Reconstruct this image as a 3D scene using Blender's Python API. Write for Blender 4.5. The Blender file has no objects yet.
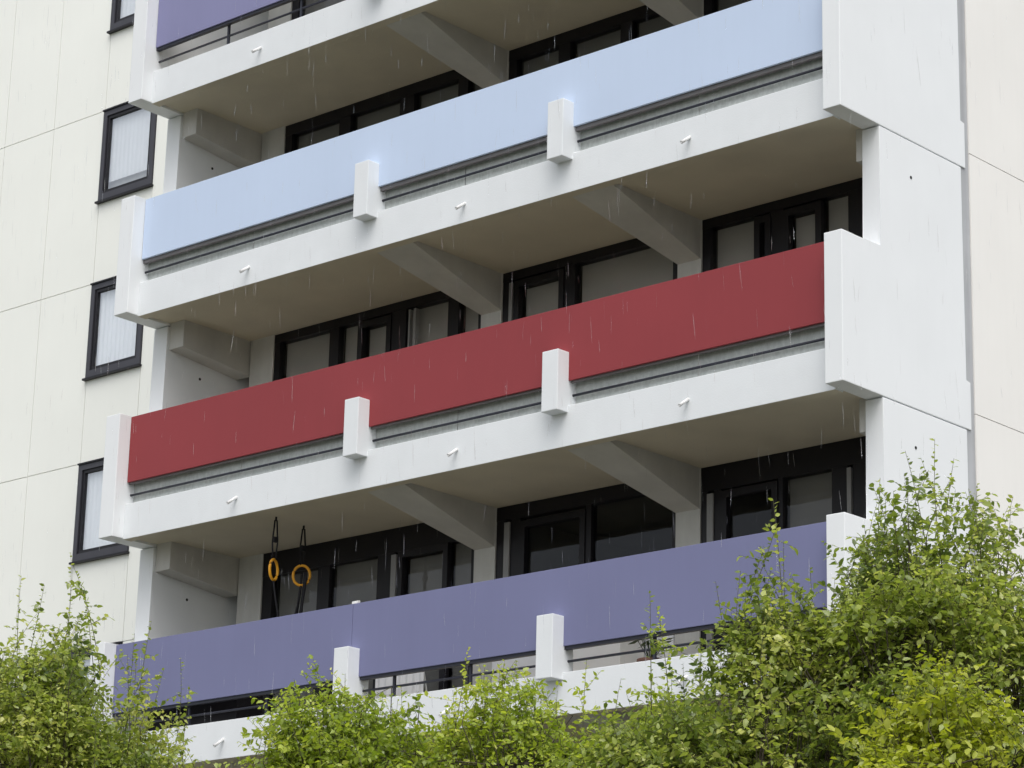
import bpy, bmesh, math, random
import numpy as np
from mathutils import Vector, Matrix
random.seed(7); rng = np.random.default_rng(11)
scene = bpy.context.scene
col = scene.collection
R = math.radians

# ------------------------------------------------------------------ materials
def new_mat(name):
    m = bpy.data.materials.new(name); m.use_nodes = True
    nt = m.node_tree
    return m, nt, nt.nodes['Principled BSDF']

def N(nt, t, **kw):
    n = nt.nodes.new(t)
    for k, v in kw.items():
        setattr(n, k, v)
    return n

def painted(name, rgb, rough=.6, mottle=.06, streak=.05, bump=.12, scale=3.0, fine=60., spec=.3, dirt=(.5, .5, .46), dirt_amt=0.0):
    """paint on concrete or sheet: cloudy tone, vertical rain streaks, fine grain"""
    m, nt, b = new_mat(name)
    tc = N(nt, 'ShaderNodeTexCoord')
    n1 = N(nt, 'ShaderNodeTexNoise'); n1.inputs['Scale'].default_value = scale; n1.inputs['Detail'].default_value = 5
    nt.links.new(tc.outputs['Object'], n1.inputs['Vector'])
    mp = N(nt, 'ShaderNodeMapping'); mp.inputs['Scale'].default_value = (7, 7, .35)
    nt.links.new(tc.outputs['Object'], mp.inputs['Vector'])
    n2 = N(nt, 'ShaderNodeTexNoise'); n2.inputs['Scale'].default_value = 1.6; n2.inputs['Detail'].default_value = 4
    nt.links.new(mp.outputs[0], n2.inputs['Vector'])
    r1 = N(nt, 'ShaderNodeMapRange'); r1.inputs['From Min'].default_value = .3; r1.inputs['From Max'].default_value = .7
    r1.inputs['To Min'].default_value = 1 - mottle; r1.inputs['To Max'].default_value = 1 + mottle * .5
    nt.links.new(n1.outputs['Fac'], r1.inputs['Value'])
    r2 = N(nt, 'ShaderNodeMapRange'); r2.inputs['From Min'].default_value = .35; r2.inputs['From Max'].default_value = .7
    r2.inputs['To Min'].default_value = 1 + streak * .3; r2.inputs['To Max'].default_value = 1 - streak
    nt.links.new(n2.outputs['Fac'], r2.inputs['Value'])
    mu = N(nt, 'ShaderNodeMath', operation='MULTIPLY')
    nt.links.new(r1.outputs[0], mu.inputs[0]); nt.links.new(r2.outputs[0], mu.inputs[1])
    vm = N(nt, 'ShaderNodeVectorMath', operation='SCALE'); vm.inputs[0].default_value = rgb
    nt.links.new(mu.outputs[0], vm.inputs['Scale'])
    out = vm.outputs[0]
    if dirt_amt:
        n4 = N(nt, 'ShaderNodeTexNoise'); n4.inputs['Scale'].default_value = 9; n4.inputs['Detail'].default_value = 6
        mp2 = N(nt, 'ShaderNodeMapping'); mp2.inputs['Scale'].default_value = (1, 1, .25)
        nt.links.new(tc.outputs['Object'], mp2.inputs['Vector']); nt.links.new(mp2.outputs[0], n4.inputs['Vector'])
        r4 = N(nt, 'ShaderNodeMapRange'); r4.inputs['From Min'].default_value = .58; r4.inputs['From Max'].default_value = .78
        r4.inputs['To Min'].default_value = 0; r4.inputs['To Max'].default_value = dirt_amt
        nt.links.new(n4.outputs['Fac'], r4.inputs['Value'])
        mx = N(nt, 'ShaderNodeMix', data_type='RGBA')
        nt.links.new(r4.outputs[0], mx.inputs['Factor']); nt.links.new(out, mx.inputs['A'])
        mx.inputs['B'].default_value = (*[a * c for a, c in zip(rgb, dirt)], 1)
        out = mx.outputs['Result']
    nt.links.new(out, b.inputs['Base Color'])
    b.inputs['Roughness'].default_value = rough
    b.inputs['Specular IOR Level'].default_value = spec
    if bump:
        n3 = N(nt, 'ShaderNodeTexNoise'); n3.inputs['Scale'].default_value = fine; n3.inputs['Detail'].default_value = 3
        nt.links.new(tc.outputs['Object'], n3.inputs['Vector'])
        bp = N(nt, 'ShaderNodeBump'); bp.inputs['Strength'].default_value = bump; bp.inputs['Distance'].default_value = .01
        nt.links.new(n3.outputs['Fac'], bp.inputs['Height']); nt.links.new(bp.outputs[0], b.inputs['Normal'])
    return m

M = {}
M['white'] = painted('white_painted_concrete', (.76, .785, .80), .65, .03, .007, .12, dirt_amt=.012)
M['white_side'] = painted('white_smooth_concrete', (.80, .82, .83), .6, .025, .005, .08, scale=1.2)
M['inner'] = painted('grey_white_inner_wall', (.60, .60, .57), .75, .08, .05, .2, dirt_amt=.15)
M['soffit'] = painted('beige_grey_soffit_paint', (.63, .575, .46), .85, .08, .0, .15, scale=1.5)
M['beam'] = painted('grey_beam_paint', (.56, .55, .52), .8, .08, .03, .15)
M['cream'] = painted('cream_panel_concrete', (.88, .89, .835), .7, .025, .005, .10, scale=.7)
M['cream_end'] = painted('warm_white_panel', (.84, .825, .79), .7, .03, .01, .08, scale=.8)
M['joint'] = painted('grey_joint', (.50, .50, .46), .8, .1, .1, 0)
M['strip'] = painted('grey_expansion_strip', (.44, .45, .465), .55, .08, .15, .05)
M['red'] = painted('red_panel_paint', (.272, .041, .047), .55, .06, .015, .05, scale=.9)
M['blue'] = painted('pale_blue_panel_paint', (.55, .65, .82), .5, .03, .008, .04, scale=.9)
M['purple'] = painted('violet_panel_paint', (.178, .186, .322), .5, .05, .015, .04, scale=.9)
M['purple_up'] = painted('violet_panel_paint_upper', (.235, .235, .40), .5, .05, .015, .04, scale=.9)
M['trim'] = painted('brown_grey_trim', (.20, .185, .19), .5, .1, 0, 0)
M['rail'] = painted('dark_steel_rail', (.03, .032, .045), .4, .1, 0, 0)
M['frame'] = painted('black_window_frame', (.012, .011, .014), .4, .1, 0, 0)
M['frame_grey'] = painted('anthracite_window_frame', (.055, .055, .066), .4, .1, 0, 0)
M['seal'] = painted('grey_sash_edge', (.30, .30, .30), .5, .1, 0, 0)
M['curtain'] = painted('white_curtain_cloth', (.90, .91, .93), .9, .03, .0, .0)
M['blind'] = painted('grey_green_blind', (.54, .535, .50), .9, .05, .0, .0)
M['blind_dark'] = painted('dark_grey_blind', (.25, .25, .235), .9, .05, .0, .0)
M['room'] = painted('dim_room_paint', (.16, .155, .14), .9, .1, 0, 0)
M['spout'] = painted('white_plastic_pipe', (.74, .74, .73), .4, .1, .0, 0)
M['hole'] = painted('dark_hole', (.02, .02, .02), .9, 0, 0, 0)
M['metal'] = painted('black_strap', (.015, .015, .018), .7, 0, 0, 0)
M['wood'] = painted('orange_wood_ring', (.85, .40, .03), .4, .1, 0, 0)
M['pot'] = painted('brown_clay_pot', (.12, .06, .045), .8, .1, 0, .1)
M['box'] = painted('pale_grey_box', (.80, .80, .79), .7, .05, 0, 0)
M['taupe'] = painted('taupe_box', (.30, .26, .24), .7, .05, 0, 0)
M['roof'] = painted('roof_felt', (.12, .12, .12), .9, .1, 0, 0)

# ribbed, weathered infill sheet
m, nt, b = new_mat('weathered_infill_sheet')
tc = N(nt, 'ShaderNodeTexCoord')
n1 = N(nt, 'ShaderNodeTexNoise'); n1.inputs['Scale'].default_value = 26; n1.inputs['Detail'].default_value = 6; n1.inputs['Roughness'].default_value = .7
mp = N(nt, 'ShaderNodeMapping'); mp.inputs['Scale'].default_value = (1, 1, .5)
nt.links.new(tc.outputs['Object'], mp.inputs['Vector']); nt.links.new(mp.outputs[0], n1.inputs['Vector'])
cr = N(nt, 'ShaderNodeValToRGB')
cr.color_ramp.elements[0].position = .3; cr.color_ramp.elements[0].color = (.38, .405, .39, 1)
cr.color_ramp.elements[1].position = .72; cr.color_ramp.elements[1].color = (.56, .59, .57, 1)
nt.links.new(n1.outputs['Fac'], cr.inputs['Fac']); nt.links.new(cr.outputs[0], b.inputs['Base Color'])
b.inputs['Roughness'].default_value = .45
M['infill'] = m

def glass(name, tint, base_reflect, ior=1.5):
    m = bpy.data.materials.new(name); m.use_nodes = True
    nt = m.node_tree; nt.nodes.clear()
    o = N(nt, 'ShaderNodeOutputMaterial'); mx = N(nt, 'ShaderNodeMixShader')
    t = N(nt, 'ShaderNodeBsdfTransparent'); t.inputs[0].default_value = (*tint, 1)
    g = N(nt, 'ShaderNodeBsdfGlossy'); g.inputs['Roughness'].default_value = .02
    g.inputs['Color'].default_value = (.95, .97, 1, 1)
    fr = N(nt, 'ShaderNodeFresnel'); fr.inputs['IOR'].default_value = ior
    ma = N(nt, 'ShaderNodeMath', operation='MULTIPLY_ADD'); ma.inputs[1].default_value = 1.0; ma.inputs[2].default_value = base_reflect
    ma.use_clamp = True
    ge = N(nt, 'ShaderNodeNewGeometry'); inv = N(nt, 'ShaderNodeMath', operation='SUBTRACT'); inv.inputs[0].default_value = 1
    mm = N(nt, 'ShaderNodeMath', operation='MULTIPLY')          # only the outer face of a pane mirrors
    nt.links.new(ge.outputs['Backfacing'], inv.inputs[1]); nt.links.new(inv.outputs[0], mm.inputs[1])
    nt.links.new(fr.outputs[0], ma.inputs[0]); nt.links.new(ma.outputs[0], mm.inputs[0]); nt.links.new(mm.outputs[0], mx.inputs[0])
    nt.links.new(t.outputs[0], mx.inputs[1]); nt.links.new(g.outputs[0], mx.inputs[2])
    nt.links.new(mx.outputs[0], o.inputs[0])
    return m
M['glass'] = glass('double_glazing', (.90, .90, .90), .0, 1.36)
M['glass_sky'] = glass('bright_double_glazing', (.97, .98, .98), .28)

def leaf_mat(name, ramp, trans=.45):
    m, nt, b = new_mat(name)
    at = N(nt, 'ShaderNodeAttribute'); at.attribute_name = 'tone'
    cr = N(nt, 'ShaderNodeValToRGB')
    els = cr.color_ramp.elements
    while len(els) < len(ramp): els.new(.5)
    for e, (p, c) in zip(els, ramp): e.position = p; e.color = (*c, 1)
    nt.links.new(at.outputs['Fac'], cr.inputs['Fac'])
    nt.links.new(cr.outputs[0], b.inputs['Base Color'])
    b.inputs['Roughness'].default_value = .36; b.inputs['Specular IOR Level'].default_value = .6
    tr = N(nt, 'ShaderNodeBsdfTranslucent')
    hs = N(nt, 'ShaderNodeHueSaturation'); hs.inputs['Value'].default_value = 1.5; hs.inputs['Saturation'].default_value = 1.1
    nt.links.new(cr.outputs[0], hs.inputs['Color']); nt.links.new(hs.outputs[0], tr.inputs[0])
    mx = N(nt, 'ShaderNodeMixShader'); mx.inputs[0].default_value = trans
    o = nt.nodes['Material Output']
    nt.links.new(b.outputs[0], mx.inputs[1]); nt.links.new(tr.outputs[0], mx.inputs[2]); nt.links.new(mx.outputs[0], o.inputs[0])
    return m
M['leaf'] = leaf_mat('green_leaves', [(0, (.055, .090, .026)), (.4, (.175, .232, .045)), (.75, (.34, .40, .080)), (1, (.51, .52, .16))])
M['leaf_light'] = leaf_mat('light_green_leaves', [(0, (.10, .15, .026)), (.45, (.27, .35, .050)), (.8, (.42, .49, .078)), (1, (.56, .57, .15))])
M['leaf_yellow'] = leaf_mat('yellow_green_leaves', [(0, (.20, .26, .030)), (.5, (.40, .44, .062)), (1, (.60, .60, .13))])
M['twig'] = painted('olive_brown_twig', (.10, .095, .045), .8, .2, .1, 0)
M['bark'] = painted('grey_brown_bark', (.075, .062, .045), .9, .3, .2, .6, scale=12, fine=40)

# ------------------------------------------------------------------ mesh helpers
def box(bm, x0, x1, y0, y1, z0, z1, bev=0.0):
    vs = [bm.verts.new((x, y, z)) for x in (x0, x1) for y in (y0, y1) for z in (z0, z1)]
    f = [(0, 1, 3, 2), (4, 6, 7, 5), (0, 4, 5, 1), (2, 3, 7, 6), (0, 2, 6, 4), (1, 5, 7, 3)]
    fs = [bm.faces.new([vs[i] for i in q]) for q in f]
    if bev:
        es = list({e for q in fs for e in q.edges})
        bmesh.ops.bevel(bm, geom=es, offset=bev, segments=2, affect='EDGES', profile=.6)

def prism_x(bm, pts, x0, x1, bev=0.0):
    """polygon of (y, z) points pushed along X"""
    a = [bm.verts.new((x0, y, z)) for y, z in pts]; b = [bm.verts.new((x1, y, z)) for y, z in pts]
    n = len(pts)
    fs = [bm.faces.new(a), bm.faces.new(b[::-1])]
    for i in range(n):
        fs.append(bm.faces.new([a[i], b[i], b[(i + 1) % n], a[(i + 1) % n]]))
    if bev:
        es = list({e for q in fs for e in q.edges})
        bmesh.ops.bevel(bm, geom=es, offset=bev, segments=2, affect='EDGES', profile=.6)

def tube(bm, pts, r, seg=8, closed=False, cap=True):
    pts = [Vector(p) for p in pts]; n = len(pts); rings = []
    rs = r if isinstance(r, (list, tuple)) else [r] * n
    for i, p in enumerate(pts):
        if closed: d = pts[(i + 1) % n] - pts[i - 1]
        else: d = pts[min(i + 1, n - 1)] - pts[max(i - 1, 0)]
        d.normalize()
        a = d.orthogonal() if abs(d.z) > .9 else d.cross(Vector((0, 0, 1)))
        if abs(d.z) > .9: a = d.cross(Vector((0, 1, 0)))
        a.normalize(); c = d.cross(a)
        rings.append([bm.verts.new(p + (a * math.cos(t) + c * math.sin(t)) * rs[i]) for t in [2 * math.pi * k / seg for k in range(seg)]])
    rg = range(n) if closed else range(n - 1)
    for i in rg:
        A, B = rings[i], rings[(i + 1) % n]
        for k in range(seg):
            f = bm.faces.new([A[k], A[(k + 1) % seg], B[(k + 1) % seg], B[k]]); f.smooth = True
    if cap and not closed:
        bm.faces.new(rings[0][::-1]); bm.faces.new(rings[-1])

def obj(name, bm, mat, parent=None, label=None):
    bmesh.ops.recalc_face_normals(bm, faces=bm.faces)
    me = bpy.data.meshes.new(name); bm.to_mesh(me); bm.free()
    me.materials.append(mat)
    o = bpy.data.objects.new(name, me); col.objects.link(o)
    if parent: o.parent = parent
    if label: o['label'] = label
    return o

def boxobj(name, mat, parent, *a, bev=0.0, label=None):
    bm = bmesh.new(); box(bm, *a, bev); return obj(name, bm, mat, parent, label)

def thing(name, label, cat, loc=(0, 0, 0), group=None):
    o = bpy.data.objects.new(name, None); col.objects.link(o)
    o.location = loc; o['label'] = label; o['category'] = cat
    if group: o['group'] = group
    return o

def tag(o, label, cat, group=None):
    o['label'] = label; o['category'] = cat
    if group: o['group'] = group
    return o

# ------------------------------------------------------------------ building
Z2, H = 9.236, 2.8
def zb(k): return Z2 + H * (k - 2)
XL, XR = -10.60, -0.21          # inner faces of the end walls
YB = 1.85                       # glazing line at the back of the balconies
B = thing('apartment_building', 'white and cream concrete apartment block with coloured balcony panels in five stacked rows', 'building')

bays = [(-9.90, -6.38), (-6.06, -3.46), (-3.13, -0.94)]
pillars = [(-10.32, -9.90), (-6.38, -6.06), (-3.46, -3.13), (-0.94, XR)]

def end_wall(k, x0, x1, yback, label, bump_out):
    z = zb(k); g = .012
    p = [(0, z), (yback + bump_out, z), (yback + bump_out, z + .50), (yback, z + .50), (yback, z + H - g), (.66, z + H - g), (.66, z + 1.52), (0, z + 1.52)]
    if not bump_out: p = [(0, z), (yback, z), (yback, z + H - g), (.66, z + H - g), (.66, z + 1.52), (0, z + 1.52)]
    bm = bmesh.new(); prism_x(bm, p, x0, x1, .008)
    return obj('end_wall', bm, M['white_side'], B, label)

def disc_hole(name, parent, x, y, z, r, nx=1):
    bm = bmesh.new()
    tube(bm, [(x - .002 * nx, y, z), (x + .004 * nx, y, z)], r, 10)
    return obj(name, bm, M['hole'], parent)

level_style = {0: ('blue', 'pale blue balcony panel', .70), 1: ('purple', 'violet balcony panel', .69), 2: ('red', 'dark red balcony panel', .69),
               3: ('blue', 'pale blue balcony panel', .725), 4: ('purple_up', 'violet balcony panel', .745), 5: ('red', 'dark red balcony panel', .70)}

def balcony(k):
    z = zb(k); mat, lab, pb = level_style[k]
    bm = bmesh.new()
    box(bm, XL, XR, .30, 2.0, z + .03, z + .24)
    for a, c in ((-8.62, -8.60), (-1.99, -1.97)): pass
    bal = obj('balcony', bm, M['soffit'], B, lab.replace(' panel', '') )
    bm = bmesh.new(); box(bm, XL, XR, .17, .30, z - .015, z + .42, .006)
    fo = obj('fascia', bm, M['white'], bal)
    fo.data.materials.append(M['soffit'])                    # the underside carries the ceiling paint
    for pf in fo.data.polygons:
        if pf.normal.z < -.9: pf.material_index = 1
    xs = [XL, -6.63, -3.70, XR]
    xs = [XL, -6.64, XR] if k == 1 else [XL, XR]
    for i in range(len(xs) - 1):
        bm = bmesh.new()
        a = xs[i] + (.008 if i == 0 else .003); c = xs[i + 1] - (.003 if i < len(xs) - 2 else .008)
        box(bm, a, c, .172, .202, z + pb, z + 1.508, .004)
        obj('balcony_panel', bm, M[mat], bal, lab)
    for x in (-6.62, -3.70):
        bm = bmesh.new(); box(bm, x - .11, x + .11, 0, .33, z + .345, z + 1.0, .008)
        obj('post', bm, M['white'], bal)
    # rails in the gap below the panel
    segs = [(XL, -6.73), (-6.51, -3.81), (-3.59, XR)]
    for a, c in segs:
        bm = bmesh.new()
        if k in (3, 0, 5): box(bm, a, c, .206, .25, z + pb - .045, z + pb + .03)
        if k in (1, 4): box(bm, a, c, .19, .24, z + pb - .035, z + pb)
        if k == 2: box(bm, a, c, .206, .23, z + pb - .02, z + pb + .03)
        obj('panel_rail', bm, M['rail'] if k in (1, 4) else M['trim'], bal)
        bm = bmesh.new(); zr = z + (.545 if k in (1, 2) else .575)
        tube(bm, [(a, .25, zr), (c, .25, zr)], .014 if k in (1, 4) else .015, 8)
        obj('handrail', bm, M['rail'], bal)
        if k in (1, 4):
            n = 3
            for j in range(1, n):
                x = a + (c - a) * j / n
                if a > -7 and c < -3: x = [-6.04, -4.93][j - 1]
                bm = bmesh.new(); box(bm, x - .015, x + .015, .236, .262, z + .24, z + 1.45)
                obj('stanchion', bm, M['rail'], bal)
        else:
            # weathered infill sheets with a butt joint at mid bay
            mid = {0: -8.70, 1: -5.27, 2: -1.97}[segs.index((a, c))]
            for p, q in ((a, mid - .005), (mid + .005, c)):
                bm = bmesh.new(); box(bm, p, q, .292, .298, z + .30, z + .80)
                obj('infill_sheet', bm, M['infill'], bal)
    # drain spouts
    for x in (-8.62, -5.15, -2.0):
        bm = bmesh.new()
        p0, p1 = Vector((x, .175, z + .21)), Vector((x - .012, .045, z + .115))
        tube(bm, [p0, p1], .0175, 12)
        tube(bm, [p1 + Vector((0, .002, 0)), p1 + Vector((0, -.003, 0))], .013, 10)
        sp = obj('drain_spout', bm, M['spout'], bal)
    return bal

def beam(k, x0, x1, side=False):
    z = zb(k)
    if side: p = [(.70, z + .04), (.70, z - .31), (1.84, z - .43), (1.84, z + .04)]
    bm = bmesh.new()
    if side: prism_x(bm, p, x0, x1, .006)
    else:           # haunch: splayed to the left and running out to nothing at the fascia
        c = [(x0 - .27, .301, z + .0), (x1, .301, z + .0), (x1, 1.84, z - .43), (x0, 1.84, z - .43)]
        t = [(x0 - .27, .301, z + .04), (x1, .301, z + .04), (x1, 1.84, z + .04), (x0, 1.84, z + .04)]
        a = [bm.verts.new(q) for q in c]; b_ = [bm.verts.new(q) for q in t]
        bm.faces.new(a); bm.faces.new(b_[::-1])
        for i in range(4): bm.faces.new([a[i], b_[i], b_[(i + 1) % 4], a[(i + 1) % 4]])
    return obj('beam', bm, M['beam'], B)

def pillar(k, x0, x1):
    z = zb(k)
    return boxobj('pillar', M['inner'], B, x0, x1, 1.80, 2.02, z + .24, z + H + .03)

# ---- glazing.  cells: ('m', x0, x1) mullion, ('g', x0, x1, blind) pane, ('s', x0, x1, blind) sash with pane, ('e', x0, x1) pale sash edge
def glazing(k, x0, x1, cells, head=.11, sill=.0, sash_drop=.10, jl=.10, jr=.10):
    z0 = zb(k) + .24 + sill; zt = zb(k) + H + .03 - .004
    bm = bmesh.new()
    box(bm, x0, x0 + jl, YB - .03, YB + .07, z0, zt - head)
    box(bm, x1 - jr, x1, YB - .03, YB + .07, z0, zt - head)
    box(bm, x0, x1, YB - .035, YB + .07, zt - head, zt)
    box(bm, x0 + jl, x1 - jr, YB - .03, YB + .07, z0, z0 + .08)
    for c in cells:
        if c[0] == 'm': box(bm, c[1], c[2], YB - .03, YB + .07, z0 + .08, zt - head)
    w = obj('window', bm, M['frame'], B)
    for c in cells:
        if c[0] in 'gs':
            a, d = c[1], c[2]; top = zt - head; bot = z0 + .08
            if c[0] == 's':
                bm = bmesh.new(); t = .075; yo = YB - .045
                box(bm, a, a + t, yo, YB + .04, bot, top - sash_drop + t)
                box(bm, d - t, d, yo, YB + .04, bot, top - sash_drop + t)
                box(bm, a + t, d - t, yo, YB + .04, top - sash_drop, top - sash_drop + t)
                box(bm, a + t, d - t, yo, YB + .04, bot, bot + t)
                obj('sash', bm, M['frame'], w)
                if sash_drop > t:
                    bm = bmesh.new(); box(bm, a, d, YB + .012, YB + .018, top - sash_drop + t, top); obj('pane', bm, M['glass'], w)
                a, d, top, bot = a + t, d - t, top - sash_drop, bot + t
            bm = bmesh.new(); box(bm, a, d, YB + .012, YB + .018, bot, top)
            obj('pane', bm, M['glass'], w)
            bl = c[3] if len(c) > 3 else None
            if bl:
                zlo = top - bl * (top - bot)
                bm = bmesh.new(); box(bm, a + .01, d - .01, YB + .085, YB + .090, zlo, top)
                obj('roller_blind', bm, M['blind' if k == 2 else 'blind_dark'], w)
        if c[0] == 'e':
            bm = bmesh.new(); box(bm, c[1], c[2], YB - .05, YB + .01, z0 + .08, zt - head - .03)
            obj('sash_edge', bm, M['seal'], w)
    return w

def room(k, x0, x1):
    z = zb(k); bm = bmesh.new()
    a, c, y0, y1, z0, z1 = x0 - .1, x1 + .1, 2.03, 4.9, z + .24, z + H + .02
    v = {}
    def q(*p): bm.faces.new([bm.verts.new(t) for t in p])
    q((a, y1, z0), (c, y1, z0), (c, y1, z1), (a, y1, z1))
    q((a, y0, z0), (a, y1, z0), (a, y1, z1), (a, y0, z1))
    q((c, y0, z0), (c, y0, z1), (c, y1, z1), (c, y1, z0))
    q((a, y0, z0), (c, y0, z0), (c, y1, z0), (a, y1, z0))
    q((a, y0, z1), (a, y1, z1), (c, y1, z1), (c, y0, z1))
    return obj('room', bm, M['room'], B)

def glaze_level(k):
    b1, b2, b3 = bays
    if k == 2:
        glazing(k, *b1, [('g', -9.80, -8.92, 1), ('m', -8.92, -8.76), ('g', -8.76, -8.42, .9), ('s', -8.42, -7.86, .9), ('m', -7.86, -7.62),
                         ('g', -7.62, -6.93, 1), ('e', -7.56, -7.535), ('e', -7.48, -7.44), ('m', -6.93, -6.76), ('g', -6.76, -6.44, 1)], jl=.10, jr=.06)
        glazing(k, *b2, [('e', -5.95, -5.90), ('s', -5.88, -5.12, 1), ('m', -5.12, -4.96), ('g', -4.96, -3.54, 1)], jl=.11, jr=.08)
        glazing(k, *b3, [('g', -3.02, -2.42, 1), ('s', -2.42, -2.20, 1), ('m', -2.22, -2.04), ('s', -2.04, -1.54, 1), ('g', -1.54, -1.20, 1)], jl=.11, jr=.26)
    elif k == 1:
        glazing(k, *b1, [('g', -9.72, -8.94, 1), ('m', -8.94, -8.74), ('g', -8.74, -7.94, 1), ('m', -7.94, -7.66), ('e', -7.70, -7.62),
                         ('s', -7.60, -6.80, 1), ('g', -6.80, -6.44, 1)], head=.29, jl=.17, jr=.06, sash_drop=.08)
        glazing(k, *b2, [('e', -5.93, -5.85), ('m', -5.85, -5.70), ('s', -5.70, -4.74), ('m', -4.74, -4.66), ('g', -4.66, -3.52)], head=.16, jl=.13, jr=.06, sash_drop=.12)
        glazing(k, *b3, [('e', -3.04, -2.96), ('m', -2.96, -2.86), ('s', -2.86, -2.12), ('m', -2.12, -2.06), ('g', -2.06, -1.44, 1), ('m', -1.44, -1.24), ('e', -1.24, -1.19)],
                head=.27, jl=.09, jr=.24, sash_drop=.10)
    else:
        glazing(k, *b1, [('g', -9.78, -8.92, 1), ('m', -8.92, -8.72), ('g', -8.72, -7.86, 1), ('m', -7.86, -7.62), ('g', -7.62, -6.88, 1), ('m', -6.88, -6.72), ('g', -6.72, -6.44, 1)], head=.14, jl=.12, jr=.06)
        glazing(k, *b2, [('g', -5.94, -5.28, 1), ('m', -5.28, -5.10), ('g', -5.10, -4.34, 1), ('m', -4.34, -4.17), ('g', -4.17, -3.54, 1)], head=.14, jl=.12, jr=.08)
        glazing(k, *b3, [('g', -3.02, -2.24, 1), ('m', -2.24, -2.04), ('g', -2.04, -1.20, 1)], head=.14, jl=.11, jr=.26)

for k in range(0, 6):
    e = end_wall(k, XR, 0, 2.12, 'smooth white end wall facing right' if k == 2 else None, .085)
    disc_hole('tie_hole', e, 0, 1.2, zb(k) + 2.40, .017)
    e = end_wall(k, -10.85, XL, 4.40, None, 0)
    disc_hole('tie_hole', e, XL, 1.23, zb(k) + 2.24, .018)
    balcony(k)
    for x0, x1 in ((-6.37, -6.07), (-3.45, -3.14)): beam(k, x0, x1)
    beam(k, XL, -10.34, True); beam(k, -.31, XR, True)
    for p in pillars: pillar(k, *p)
    boxobj('recess_wall', M['inner'], B, XL, -10.32, 2.05, 2.10, zb(k) + .24, zb(k) + H + .03)
    glaze_level(k)
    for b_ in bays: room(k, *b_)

ztop = zb(6)
# top slab over the last balcony row, walls below the first row
boxobj('roof', M['roof'], B, -10.85, 0, 0, 14, ztop, ztop + .35, bev=.01)
boxobj('base_wall', M['white'], B, -10.85, 0, .66, 2.12, 0, zb(0) - .012)
# hidden mass behind the rooms
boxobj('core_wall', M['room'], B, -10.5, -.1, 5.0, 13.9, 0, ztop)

# --- cream front wing on the left, panels with open joints around the window column
YC, PIT = 4.40, 1.23
bm = bmesh.new(); box(bm, -30.2, -10.86, YC + .12, 14, 0, ztop + .3)
obj('wing_backing', bm, M['joint'], B)
colx = [-10.86, -11.88, -13.11, -14.34, -15.57, -16.80, -18.03, -19.26, -20.49, -21.72, -22.95, -24.18, -25.41, -26.64, -27.87, -29.1, -30.2]
bm = bmesh.new(); g = .006
for i in range(len(colx) - 1):
    x1, x0 = colx[i] - g, colx[i + 1] + g
    for k in range(-1, 6):
        z0, z1 = zb(k) + .03 + g, zb(k + 1) + .03 - g
        if i in (4, 10): z1 = zb(k + 1) - 1.47
        box(bm, x0, x1, YC, YC + .118, max(z0, 0), z1)
obj('cream_wall', bm, M['cream'], B, 'cream concrete wall of tall joined panels')
boxobj('roof', M['roof'], B, -30.2, -10.86, YC, 14, ztop + .3, ztop + .5)

def wing_window(x0, x1, k, full, wavy):
    z1, z0 = zb(k) - .002, zb(k) - 1.468
    bm = bmesh.new(); y0 = YC - .03; t = .085
    box(bm, x0, x0 + t, y0, YC + .06, z0, z1); box(bm, x1 - t, x1, y0, YC + .06, z0, z1)
    box(bm, x0 + t, x1 - t, y0, YC + .06, z1 - t, z1); box(bm, x0 + t, x1 - t, y0, YC + .06, z0, z0 + t + .03)
    w = obj('window', bm, M['frame_grey'], B)
    bm = bmesh.new(); a, c, p, q = x0 + t, x1 - t, z0 + t + .03, z1 - t; s = .05
    box(bm, a, a + s, y0 + .02, YC + .05, p, q); box(bm, c - s, c, y0 + .02, YC + .05, p, q)
    box(bm, a + s, c - s, y0 + .02, YC + .05, q - s, q); box(bm, a + s, c - s, y0 + .02, YC + .05, p, p + s)
    obj('sash', bm, M['frame'], w)
    bm = bmesh.new(); box(bm, a + s, c - s, YC + .018, YC + .024, p + s, q - s); obj('pane', bm, M['glass_sky'], w)
    bm = bmesh.new(); box(bm, x0 - .03, x1 + .03, y0 - .035, YC, z0 - .03, z0 - .001); obj('sill', bm, M['frame'], w)
    bm = bmesh.new(); box(bm, x0 - .01, x1 + .01, y0 - .02, YC, z1 + .001, z1 + .025); obj('drip_cap', bm, M['frame'], w)
    # curtain hung inside
    bm = bmesh.new(); n = 70; X0, X1 = a + .02, c - .02
    zl = p + (.02 if full else .20)
    rows = [zl, (zl + q) / 2, q - .01]
    g_ = [[bm.verts.new((X0 + (X1 - X0) * i / n, YC + .065 + (.016 if wavy else .003) * math.sin(i * .95 + .3 * math.sin(i * .37)), zz)) for i in range(n + 1)] for zz in rows]
    for r_ in range(2):
        for i in range(n):
            f = bm.faces.new([g_[r_][i], g_[r_][i + 1], g_[r_ + 1][i + 1], g_[r_ + 1][i]]); f.smooth = True
    obj('curtain', bm, M['curtain'], w)
    return w
for k in range(0, 7):
    wing_window(-16.795, -15.575, k, k != 5, k in (1, 4))
    wing_window(-24.175, -22.955, k, True, k % 2 == 0)

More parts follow.
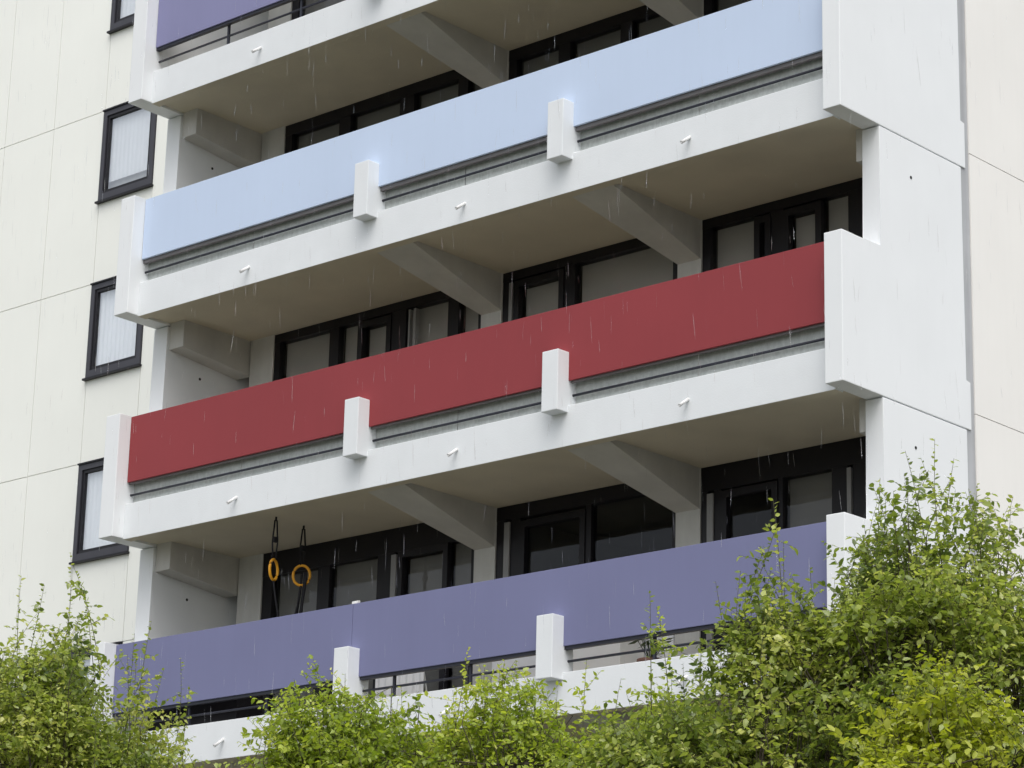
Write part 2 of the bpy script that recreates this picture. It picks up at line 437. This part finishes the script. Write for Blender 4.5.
# --- end face of the tower on the right
bm = bmesh.new(); box(bm, -.30, -.015, 2.14, 2.28, 0, ztop); box(bm, -.30, -.06, 2.28, 14, 0, ztop)
obj('expansion_strip', bm, M['strip'], B)
bm = bmesh.new()
ys = [2.285, 5.4, 8.5, 11.6, 14]
for j in range(len(ys) - 1):
    for k in range(-1, 6):
        box(bm, -.058, .0, ys[j] + (.0 if j == 0 else .005), ys[j + 1] - .005, max(zb(k) + .19 + .005, 0), zb(k + 1) + .19 - .005)
obj('cream_end_wall', bm, M['cream_end'], B, 'warm white panelled end wall at the right')

# parapet wall under the middle glazing of the violet balcony
z = zb(1)
boxobj('spandrel', M['curtain'], B, -6.05, -3.47, 1.79, 1.818, z + .24, z + 1.06)

# ------------------------------------------------------------------ things on the violet balcony
def gym_ring(y, x, zc, label, twist):
    root = thing('gymnastic_ring', label, 'gym ring', (x, y, zc - .12), 'gymnastic rings hung on the violet balcony')
    bm = bmesh.new()
    pts = [Vector((math.cos(t) * .10 * math.cos(twist), math.cos(t) * .10 * math.sin(twist), .12 + math.sin(t) * .118)) for t in [2 * math.pi * i / 32 for i in range(32)]]
    tube(bm, pts, .0165, 10, closed=True); obj('ring', bm, M['wood'], root)
    ztop_ = zb(2) + .03 - (zc - .12)
    bm = bmesh.new()
    for s in (-1, 1):
        tube(bm, [(s * .006, s * .012, .235), (s * .012, s * .03, .45), (s * .004, s * .012, ztop_ - .04)], .010, 6)
    box(bm, -.02, .02, -.03, .03, ztop_ - .30, ztop_ - .24)
    obj('strap', bm, M['metal'], root)
    bm = bmesh.new(); tube(bm, [(0, 0, ztop_ - .05), (0, 0, ztop_)], .012, 8); obj('ceiling_hook', bm, M['metal'], root)
    return root
gym_ring(.61, -8.41, Z2 - .595, 'orange gym ring on black straps, left one of the pair', R(-70))
gym_ring(1.10, -8.46, Z2 - .565, 'orange gym ring with black rope tangled through it, right one of the pair', R(35))
bm = bmesh.new()
pts = []
A_, C_ = Vector((-8.41, .61, Z2 - .70)), Vector((-8.46, 1.10, Z2 - .67))
for i in range(25):
    t = i / 24; p = A_.lerp(C_, t); p.z -= .62 * (1 - (2 * t - 1) ** 2); pts.append(p + Vector((.01 * math.sin(9 * t), 0, 0)))
tube(bm, pts, .011, 8)
for s, d in ((-.03, .62), (.02, .75), (.045, .55)):
    pts = [C_ + Vector((s + .015 * math.sin(3 * t + d), .02 * math.cos(4 * t), .14 - t * d)) for t in [i / 14 for i in range(15)]]
    tube(bm, pts, .015, 6)
tag(obj('rope', bm, M['metal']), 'black rope looping down between the two orange gym rings', 'rope')

# low things standing on the violet balcony, seen through the slot under its panel
fz = z + .24
def curtain_panel(x0, x1, y, z0, z1):
    bm = bmesh.new(); n = 40
    r0 = [bm.verts.new((x0 + (x1 - x0) * i / n, y + .018 * math.sin(i * 1.1), z0)) for i in range(n + 1)]
    r1 = [bm.verts.new((x0 + (x1 - x0) * i / n, y + .018 * math.sin(i * 1.1), z1)) for i in range(n + 1)]
    for i in range(n):
        f = bm.faces.new([r0[i], r0[i + 1], r1[i + 1], r1[i]]); f.smooth = True
    return bm
root = thing('drying_rack', 'folding rack with a white sheet hung over it on the violet balcony', 'drying rack', (-7.1, 1.45, fz))
bm = bmesh.new()
for yy in (.0, .22):
    tube(bm, [(-.30, yy, 0), (-.30, 0, .86)], .011, 6); tube(bm, [(.30, yy, 0), (.30, 0, .86)], .011, 6)
tube(bm, [(-.34, 0, .86), (.34, 0, .86)], .011, 6)
obj('rack', bm, M['box'], root)
bm = curtain_panel(-.40, .36, -.03, .05, .885)
sh = tag(obj('sheet', bm, M['curtain']), 'white sheet hanging over the rack behind the violet panel slot', 'sheet'); sh.location = (-7.1, 1.45, fz)

def crate(name, x0, x1, y0, y1, h, mat, label, cat):
    root = thing(name, label, cat, ((x0 + x1) / 2, (y0 + y1) / 2, fz))
    a, c = (x1 - x0) / 2, (y1 - y0) / 2
    bm = bmesh.new(); box(bm, -a, a, -c, c, 0, h - .06, .01); obj('body', bm, mat, root)
    bm = bmesh.new(); box(bm, -a - .015, a + .015, -c - .015, c + .015, h - .058, h, .012); obj('lid', bm, mat, root)
    return root
root = thing('storage_bench', 'low black storage bench standing in the slot at the left end of the violet balcony', 'storage bench', (-9.8, .75, fz))
bm = bmesh.new(); box(bm, -.60, .95, -.2, .2, .04, .62, .012); obj('body', bm, M['frame'], root)
bm = bmesh.new(); box(bm, -.62, .97, -.22, .22, .622, .68, .015); obj('lid', bm, M['frame'], root)
for sx in (-.5, .85):
    bm = bmesh.new(); box(bm, sx - .03, sx + .03, -.15, .15, 0, .039); obj('foot', bm, M['frame'], root)
crate('storage_box', -4.86, -4.46, 1.20, 1.60, .88, M['taupe'], 'taupe storage box behind the slot of the violet balcony, right of the post', 'storage box')
crate('storage_box', -4.40, -3.75, 1.25, 1.65, .95, M['box'], 'pale grey storage box beside the taupe one on the violet balcony', 'storage box')
# flower pot with a small plant on the fascia edge
root = thing('potted_plant', 'small dark leafed plant in a brown pot on the violet balcony ledge', 'potted plant', (-2.62, .38, fz))
bm = bmesh.new()
prof = [(.085, 0), (.125, .20), (.14, .20), (.14, .235), (.12, .235), (.11, .20)]
seg = 20; rings = [[bm.verts.new((r * math.cos(2 * math.pi * i / seg), r * math.sin(2 * math.pi * i / seg), zz)) for i in range(seg)] for r, zz in prof]
for a, c in zip(rings, rings[1:]):
    for i in range(seg): bm.faces.new([a[i], a[(i + 1) % seg], c[(i + 1) % seg], c[i]]).smooth = True
bm.faces.new(rings[0]); bm.faces.new(rings[-1])
obj('pot', bm, M['pot'], root)
bm = bmesh.new()
for i in range(26):
    a = random.uniform(0, 6.28); rr = random.uniform(.03, .15); h = random.uniform(.25, .47)
    p = Vector((rr * math.cos(a), rr * math.sin(a), h)); tube(bm, [(0, 0, .2), p * .6 + Vector((0, 0, .08)), p], .004, 4)
    s = random.uniform(.07, .12); d = Vector((math.cos(a), math.sin(a), random.uniform(-.5, .4))); e = d.cross(Vector((0, 0, 1))).normalized()
    bm.faces.new([bm.verts.new(p), bm.verts.new(p + d * s * .5 + e * s * .35), bm.verts.new(p + d * s), bm.verts.new(p + d * s * .5 - e * s * .35)])
o = obj('foliage', bm, M['leaf'], root)
# white clip on top of the violet panel
bm = bmesh.new()
prism_x(bm, [(.15, 0), (.16, .05), (.23, .065), (.24, 0), (.215, 0), (.21, .012), (.165, .012), (.16, 0)], -.07, .07, .004)
o = obj('plastic_wedge', bm, M['spout']); o.location = (-6.62, .09, z + 1.507); o.scale = (.6, .55, .6)
tag(o, 'small white plastic wedge clipped on the top edge of the violet panel', 'wedge')

# ------------------------------------------------------------------ ground
m, nt, b = new_mat('lawn_and_paving')
tc = N(nt, 'ShaderNodeTexCoord')
n1 = N(nt, 'ShaderNodeTexNoise'); n1.inputs['Scale'].default_value = .15; n1.inputs['Detail'].default_value = 8
nt.links.new(tc.outputs['Object'], n1.inputs['Vector'])
cr = N(nt, 'ShaderNodeValToRGB')
cr.color_ramp.elements[0].position = .38; cr.color_ramp.elements[0].color = (.045, .06, .02, 1)
cr.color_ramp.elements[1].position = .55; cr.color_ramp.elements[1].color = (.085, .08, .07, 1)
nt.links.new(n1.outputs['Fac'], cr.inputs['Fac']); nt.links.new(cr.outputs[0], b.inputs['Base Color']); b.inputs['Roughness'].default_value = .8
bm = bmesh.new(); s = 700
bm.faces.new([bm.verts.new(v) for v in ((-s, -s, 0), (s, -s, 0), (s, s, 0), (-s, s, 0))])
o = obj('ground', bm, m); o['kind'] = 'structure'

# ------------------------------------------------------------------ trees
def mesh_np(name, V, F, mat, parent, tone=None):
    """F: (n,4) quads"""
    me = bpy.data.meshes.new(name)
    me.vertices.add(len(V)); me.vertices.foreach_set('co', V.astype(np.float32).ravel())
    nF = len(F)
    me.loops.add(nF * 4); me.loops.foreach_set('vertex_index', F.astype(np.int32).ravel())
    me.polygons.add(nF); me.polygons.foreach_set('loop_start', np.arange(0, nF * 4, 4, dtype=np.int32))
    me.polygons.foreach_set('loop_total', np.full(nF, 4, dtype=np.int32)) if hasattr(bpy.types.MeshPolygon.bl_rna.properties['loop_total'], 'is_readonly') and not bpy.types.MeshPolygon.bl_rna.properties['loop_total'].is_readonly else None
    me.update(calc_edges=True); me.validate()
    if tone is not None:
        at = me.attributes.new('tone', 'FLOAT', 'FACE'); at.data.foreach_set('value', tone.astype(np.float32))
    me.materials.append(mat)
    o = bpy.data.objects.new(name, me); col.objects.link(o); o.parent = parent
    return o

def leaves_np(P, D, S, width):
    """leaf blades at P, pointing along D, size S: folded, pointed, slightly curled (10 verts, 4 quads)"""
    n = len(P)
    D = D / np.linalg.norm(D, axis=1, keepdims=True)
    up = np.tile(np.array([0, 0, 1.]), (n, 1)) + rng.normal(0, .55, (n, 3))
    sd = np.cross(D, up); sd /= np.linalg.norm(sd, axis=1, keepdims=True) + 1e-9
    nr = np.cross(sd, D)
    st = [(0, 0, 0, 0), (.30, .5, .0, -.02), (.68, .36, 0, -.05), (1, 0, 0, -.16)]
    fold = rng.uniform(.05, .32, n)
    rows = []
    curl = rng.uniform(.2, 1.6, n)
    mid = [P + D * (S * t)[:, None] + nr * (S * c * curl)[:, None] for t, w, _, c in st]
    Lf = [mid[i] + sd * (S * st[i][1] * width)[:, None] + nr * (S * st[i][1] * width * fold)[:, None] for i in (1, 2)]
    Rt = [mid[i] - sd * (S * st[i][1] * width)[:, None] + nr * (S * st[i][1] * width * fold)[:, None] for i in (1, 2)]
    V = np.stack([mid[0], mid[1], mid[2], mid[3], Lf[0], Lf[1], Rt[0], Rt[1]], 1).reshape(-1, 3)
    q = np.array([[0, 1, 4, 4], [1, 2, 5, 4], [0, 6, 1, 1], [1, 6, 7, 2], [2, 3, 3, 5], [2, 7, 3, 3]])
    q = np.array([[0, 1, 2, 4], [4, 2, 3, 5], [0, 6, 2, 1], [6, 7, 3, 2]])
    F = (np.arange(n) * 8)[:, None, None] + q[None]
    return V, F.reshape(-1, 4)

def tubes_np(paths, rads, seg=4):
    Vs, Fs, off = [], [], 0
    ang = np.arange(seg) * 2 * np.pi / seg
    for p, r in zip(paths, rads):
        p = np.asarray(p); n = len(p)
        d = np.gradient(p, axis=0); d /= np.linalg.norm(d, axis=1, keepdims=True) + 1e-9
        ref = np.array([.31, .94, .1]); a = np.cross(d, ref); a /= np.linalg.norm(a, axis=1, keepdims=True) + 1e-9
        c = np.cross(d, a)
        ring = p[:, None] + (a[:, None] * np.cos(ang)[None, :, None] + c[:, None] * np.sin(ang)[None, :, None]) * np.asarray(r)[:, None, None]
        Vs.append(ring.reshape(-1, 3))
        i = np.arange(n - 1)[:, None] * seg; k = np.arange(seg)[None]; k2 = (k + 1) % seg
        Fs.append(np.stack([i + k, i + k2, i + seg + k2, i + seg + k], -1).reshape(-1, 4) + off)
        off += n * seg
    return np.concatenate(Vs), np.concatenate(Fs)

def vnoise(p, seed, sc):
    r = np.random.default_rng(seed); tot = np.zeros(len(p))
    for i in range(6):
        w = r.normal(0, 1, 3) * sc; tot += np.sin(p @ w + r.uniform(0, 6.28))
    return tot / 6

def tree(label, base, U, prof, hd, z_low, nshoot, leafmat, lsize, width, tips, group, seed, trunk_r=.09, wisp=.35, tone_bias=0., cluster=1.0):
    global rng
    rng = np.random.default_rng(seed)
    base = np.array(base); U = np.array([U[0], U[1], 0.]); U /= np.linalg.norm(U); Vd = np.array([-U[1], U[0], 0.])
    pu = np.array([p[0] for p in prof]); pz = np.array([p[1] for p in prof])
    root = thing('tree', label, 'tree', tuple(base), group)
    uc = (pu[0] + pu[-1]) / 2; hw = (pu[-1] - pu[0]) / 2
    def ztop_at(u, v):
        t = np.interp(u, pu, pz)
        d = np.sqrt(np.clip(1 - (v / hd) ** 2, 0, 1))
        return z_low + (t - z_low) * (.30 + .70 * d)
    # shoot roots in the crown volume
    tipP, tipL = [], []
    while len(tipP) < nshoot:
        u = rng.uniform(pu[0], pu[-1]); v = rng.uniform(-hd, hd)
        if ((u - uc) / hw) ** 6 + (v / hd) ** 2 > 1: continue
        zt = ztop_at(u, v)
        zt += .30 * vnoise(np.array([[u, v, 0]]), seed + 31, 5.5)[0] + .16 * vnoise(np.array([[u, v, 0]]), seed + 32, 13.)[0]
        f = rng.beta(2.3, .95)
        zz = z_low + (zt - z_low) * f
        # a crown narrows a little towards its foot
        if f < .35 and abs(u - uc) > hw * (.55 + f): continue
        p = np.array([[u, v, zz]])
        if vnoise(p * cluster, seed, 4.2)[0] < .02 and f < .985: continue
        tipP.append(p[0]); tipL.append(rng.uniform(.22, .5) + (.18 * rng.random() if f > .9 else 0))
    for t in tips:
        tipP.append(np.array([t[0], t[2] if len(t) > 2 else rng.uniform(-.3, .3), t[1]])); tipL.append(rng.uniform(.55, .8))
    paths, rads, LP, LD, LS, LT = [], [], [], [], [], []
    crown_c = np.array([uc, 0, z_low + .2])
    for i, (tp, L) in enumerate(zip(tipP, tipL)):
        tall = i >= nshoot
        out = (tp - crown_c); out /= np.linalg.norm(out) + 1e-6
        d = out * .7 + np.array([0, 0, .5]) + rng.normal(0, .36, 3)
        if tall: d = np.array([0, 0, 1.]) + rng.normal(0, .12, 3)
        d /= np.linalg.norm(d)
        n = 7; t = np.linspace(0, 1, n)[:, None]
        bend = rng.normal(0, .12, 3)
        p = tp - d * L * (1 - t) + bend * L * (t * (1 - t))
        paths.append(p); rads.append(np.linspace(.0028, .0009, n) * (1.2 if tall else 1))
        shade = vnoise(tp[None] * 1.0, seed + 5, 3.4)[0] * .42 + rng.normal(0, .09)
        # side twigs
        nt_ = rng.integers(4, 8) if not tall else rng.integers(6, 10)
        axes = [(p, L, True)]
        for j in range(nt_):
            s = rng.uniform(.05, .75) if not tall else rng.uniform(0, .8)
            o_ = tp - d * L * (1 - s) + bend * L * (s * (1 - s))
            dd = d * .45 + rng.normal(0, .75, 3); dd[2] *= .45; dd /= np.linalg.norm(dd)
            l2 = L * rng.uniform(.25, .55) * (1 if not tall else .4)
            t2 = np.linspace(0, 1, 4)[:, None]
            q = o_ + dd * l2 * t2 + np.array([0, 0, -.05]) * (t2 ** 2) * l2
            paths.append(q); rads.append(np.linspace(.0014, .0008, 4)); axes.append((q, l2, False))
        for q, l, main in axes:
            step = lsize * (.50 if not tall else .5)
            m_ = max(4, int(l / step))
            fr = (np.arange(m_) + .6) / m_
            if main: fr = fr[fr > .15]
            m_ = len(fr)
            x = fr * (len(q) - 1); i0 = np.minimum(x.astype(int), len(q) - 2); w_ = (x - i0)[:, None]
            pt = q[i0] * (1 - w_) + q[i0 + 1] * w_
            ax = q[i0 + 1] - q[i0]; ax = ax / (np.linalg.norm(ax, axis=1, keepdims=True) + 1e-9)
            rv = rng.normal(0, 1, (m_, 3)) * (np.array([1, 1, .6]) if main else np.array([.45, .45, 1.]))
            sv = np.cross(ax, rv); sv /= np.linalg.norm(sv, axis=1, keepdims=True) + 1e-9
            LP.append(pt); LD.append(ax * .55 + sv * .9 + np.array([0, 0, -.2]) + rng.normal(0, .18, (m_, 3)))
            LS.append(lsize * rng.uniform(.55, 1.3, m_) * (1 - .35 * fr * main))
            LT.append(.42 + tone_bias + shade + rng.normal(0, .13, m_) + .22 * np.maximum(0, fr - .6) * main)
    LP, LD, LS, LT = np.concatenate(LP), np.concatenate(LD), np.concatenate(LS), np.clip(np.concatenate(LT), 0, 1)
    T = np.stack([U, Vd, np.array([0, 0, 1.])], 0)         # local (u,v,z) to world axes
    V, F = leaves_np(LP, LD, LS, width)
    mesh_np('crown', V @ T, F, leafmat, root, np.repeat(LT, 4))
    # limbs from the trunk to groups of shoots
    z0 = min(z_low * .62, z_low - .5)
    trunk = np.array([[0, 0, -.1], [.02, .01, z0 * .35], [-.03, .02, z0 * .7], [.02, 0, z0]])
    tp_ = [trunk]; tr_ = [np.array([trunk_r * 1.35, trunk_r * 1.05, trunk_r * .95, trunk_r * .85])]
    V2, F2 = tubes_np(tp_, tr_, 10)
    mesh_np('trunk', V2 @ T, F2, M['bark'], root)
    roots_ = np.array([p[0] for p in paths if len(p) == 7])
    nl = 16; idx = rng.choice(len(roots_), nl, replace=False); cen = roots_[idx]
    lp, lr = [], []
    asg = np.argmin(((roots_[:, None] - cen[None]) ** 2).sum(-1), 1)
    for j in range(nl):
        t = np.linspace(0, 1, 8)[:, None]; a = trunk[-1]; c = cen[j]
        ctrl = a * .5 + c * .5; ctrl[2] = a[2] + (c[2] - a[2]) * .35
        q = a * (1 - t) ** 2 + 2 * ctrl * t * (1 - t) + c * t ** 2
        lp.append(q); lr.append(np.linspace(trunk_r * .26, .006, 8))
        for rr in roots_[asg == j]:
            k0 = rng.integers(4, 8); s = q[k0]
            t4 = np.linspace(0, 1, 4)[:, None]; md = (s + rr) / 2 + np.array([0, 0, -.05])
            lp.append(s * (1 - t4) ** 2 + 2 * md * t4 * (1 - t4) + rr * t4 ** 2); lr.append(np.linspace(.005, .0028, 4))
    V3, F3 = tubes_np(lp, lr, 5)
    mesh_np('branches', V3 @ T, F3, M['bark'], root)
    V3, F3 = tubes_np(paths, rads, 3)
    mesh_np('twigs', V3 @ T, F3, M['twig'], root)
    return root

GT = 'trees in front of the balconies'
tree('dense green tree with thin upright shoots below the cream wall', (.95, -9.8, 0), (.623, .782),
     [(-2.0, 4.2), (-1.5, 4.75), (-1.24, 4.85), (-.78, 5.02), (-.41, 5.10), (-.23, 5.14), (-.02, 5.24), (.10, 5.12), (.18, 4.86), (.28, 4.68), (.45, 4.66), (.60, 4.58), (.72, 4.42), (.88, 4.22), (1.05, 3.9), (1.15, 3.5)],
     1.15, 3.0, 1750, M['leaf'], .043, .58, [(0, 5.57), (.02, 5.45), (.44, 5.12), (.46, 5.0), (.74, 4.98), (-.3, 5.42), (.53, 5.13), (.1, 5.34), (-.6, 5.3), (.80, 4.74), (-.15, 5.36), (.62, 4.8), (-.8, 5.25)], GT, 3, tone_bias=.14)
tree('low bright green tree in front of the violet balcony', (3.98, -9.45, 0), (.726, .688),
     [(-1.25, 3.63), (-1.12, 4.03), (-1.02, 4.3), (-0.9, 4.41), (-0.62, 4.49), (-0.28, 4.43), (-0.05, 4.37), (0.17, 4.43), (0.39, 4.41), (0.62, 4.38), (0.84, 4.41), (1.07, 4.46), (1.29, 4.43), (1.52, 4.23), (1.75, 3.73)],
     .9, 2.8, 1700, M['leaf_light'], .039, .56, [(.09, 4.67), (.77, 4.66), (-.28, 4.42), (1.15, 4.93), (1.4, 4.70), (-.59, 4.46), (.60, 4.45), (.95, 4.50), (1.25, 4.6)], GT, 5, tone_bias=.27)
tree('tallest dark green tree hiding the corner of the white end wall', (6.77, -9.12, 0), (.827, .562),
     [(-1.7, 3.5), (-1.56, 3.75), (-1.31, 4.05), (-1.06, 4.30), (-.8, 4.5), (-.55, 4.62), (-.36, 4.58), (-.22, 4.80), (-.08, 5.10), (.15, 5.30), (.32, 5.20), (.52, 5.02), (.72, 4.92), (1.0, 4.62), (1.35, 4.0), (1.5, 3.5)],
     1.2, 2.8, 2300, M['leaf'], .042, .58, [(-.62, 5.13, -.2), (-.60, 5.0, -.2), (-.66, 4.88, -.2), (-.57, 4.92, -.15), (-.68, 4.8, -.2), (-.78, 4.74), (-.45, 4.88), (-.08, 5.33), (.3, 5.40), (.52, 5.06), (-1.24, 4.64), (-1.01, 4.48), (-.91, 4.70), (.05, 5.36), (.2, 5.44), (.42, 5.3), (.72, 5.0)], GT, 9, tone_bias=.13)
tree('small yellow-green tree in front of the tall dark one', (7.86, -10.44, 0), (.834, .551),
     [(-0.38, 3.26), (-0.3, 3.51), (-0.2, 3.72), (-0.1, 3.88), (0.0, 3.99), (0.1, 3.98), (0.19, 3.86), (0.28, 3.66), (0.36, 3.36)],
     .36, 2.8, 260, M['leaf_yellow'], .045, .58, [(.03, 4.05), (-.15, 3.98), (.2, 3.95)], GT, 13, trunk_r=.04)

# ------------------------------------------------------------------ rain: drops hanging in the air in front of the block
r = np.random.default_rng(21); n = 5200
P = np.stack([r.uniform(-12, 8, n), r.uniform(-9, -.4, n), r.uniform(2, 22, n)], 1)
d = np.stack([r.normal(.03, .05, n), r.normal(0, .05, n), -np.ones(n)], 1)
L = r.uniform(.06, .19, n) * np.where(r.random(n) < .06, 1.5, 1); w = r.uniform(.001, .0026, n)
ang = np.arange(4) * np.pi / 2
st = [(0, .15), (.35, 1.), (.8, .9), (1, .2)]
rings = [P + d * (L * t)[:, None] for t, _ in st]
V = np.stack([rings[i][:, None] + np.stack([np.cos(ang), np.sin(ang), 0 * ang], 1)[None] * (w * st[i][1])[:, None, None] for i in range(4)], 1).reshape(-1, 3)
q = np.array([[i * 4 + k, i * 4 + (k + 1) % 4, i * 4 + 4 + (k + 1) % 4, i * 4 + 4 + k] for i in range(3) for k in range(4)])
F = ((np.arange(n) * 16)[:, None, None] + q[None]).reshape(-1, 4)
m = bpy.data.materials.new('rain_water'); m.use_nodes = True; nt = m.node_tree; nt.nodes.clear()
o_ = N(nt, 'ShaderNodeOutputMaterial'); mx = N(nt, 'ShaderNodeMixShader'); mx.inputs[0].default_value = .25
t_ = N(nt, 'ShaderNodeBsdfTransparent'); df = N(nt, 'ShaderNodeBsdfGlass'); df.inputs['IOR'].default_value = 1.33; df.inputs['Roughness'].default_value = .1
nt.links.new(t_.outputs[0], mx.inputs[1]); nt.links.new(df.outputs[0], mx.inputs[2]); nt.links.new(mx.outputs[0], o_.inputs[0])
o = mesh_np('rain', V, F, m, None)
o['kind'] = 'stuff'; o['label'] = 'light rain drops falling in front of the balconies'; o['category'] = 'rain'

# ------------------------------------------------------------------ light
world = bpy.data.worlds.new('World'); scene.world = world; world.use_nodes = True
nt = world.node_tree; bg = nt.nodes['Background']
SUN_EL, SUN_AZ = R(62), R(132)          # azimuth measured clockwise from +Y: the sun stands behind the camera, facing the corner of the block
sky = N(nt, 'ShaderNodeTexSky'); sky.sky_type = 'NISHITA'; sky.sun_disc = False
sky.sun_elevation = SUN_EL; sky.sun_rotation = SUN_AZ; sky.air_density = 1.0; sky.dust_density = 4.0; sky.ozone_density = 1.0
hs = N(nt, 'ShaderNodeHueSaturation'); hs.inputs['Saturation'].default_value = .30
nt.links.new(sky.outputs[0], hs.inputs['Color']); nt.links.new(hs.outputs[0], bg.inputs['Color'])
bg.inputs['Strength'].default_value = .15
sl = bpy.data.lights.new('sun', 'SUN'); sl.energy = .85; sl.angle = R(60); sl.color = (1, .97, .93)
so = bpy.data.objects.new('sun', sl); col.objects.link(so)
dv = Vector((math.sin(SUN_AZ) * math.cos(SUN_EL), math.cos(SUN_AZ) * math.cos(SUN_EL), math.sin(SUN_EL)))
so.rotation_euler = dv.to_track_quat('Z', 'Y').to_euler()

# ------------------------------------------------------------------ camera
cam = bpy.data.cameras.new('camera'); co = bpy.data.objects.new('camera', cam); col.objects.link(co)
rt = Vector((0.7438554575779232, 0.6678994741730944, 0.02427654487036045))
up = Vector((0.17391355224006222, -0.22850835681981035, 0.9578820424304618))
fw = Vector((-0.6453163058367436, 0.7083037648232672, 0.28613395841529193))
mat = Matrix.Identity(4)
for i in range(3):
    mat[i][0], mat[i][1], mat[i][2] = rt[i], up[i], -fw[i]
mat.translation = Vector((14.63634, -20.70310, 1.6))
co.matrix_world = mat
cam.sensor_width = 36; cam.lens = 2785.333 / 1024 * 36; cam.clip_start = .1; cam.clip_end = 3000
scene.camera = co

scene.view_settings.view_transform = 'Standard'; scene.view_settings.look = 'None'
scene.view_settings.gamma = 1; scene.view_settings.use_curve_mapping = False
scene.view_settings.exposure = 0.62
scene.cycles.max_bounces = 10; scene.cycles.diffuse_bounces = 5; scene.cycles.transparent_max_bounces = 16
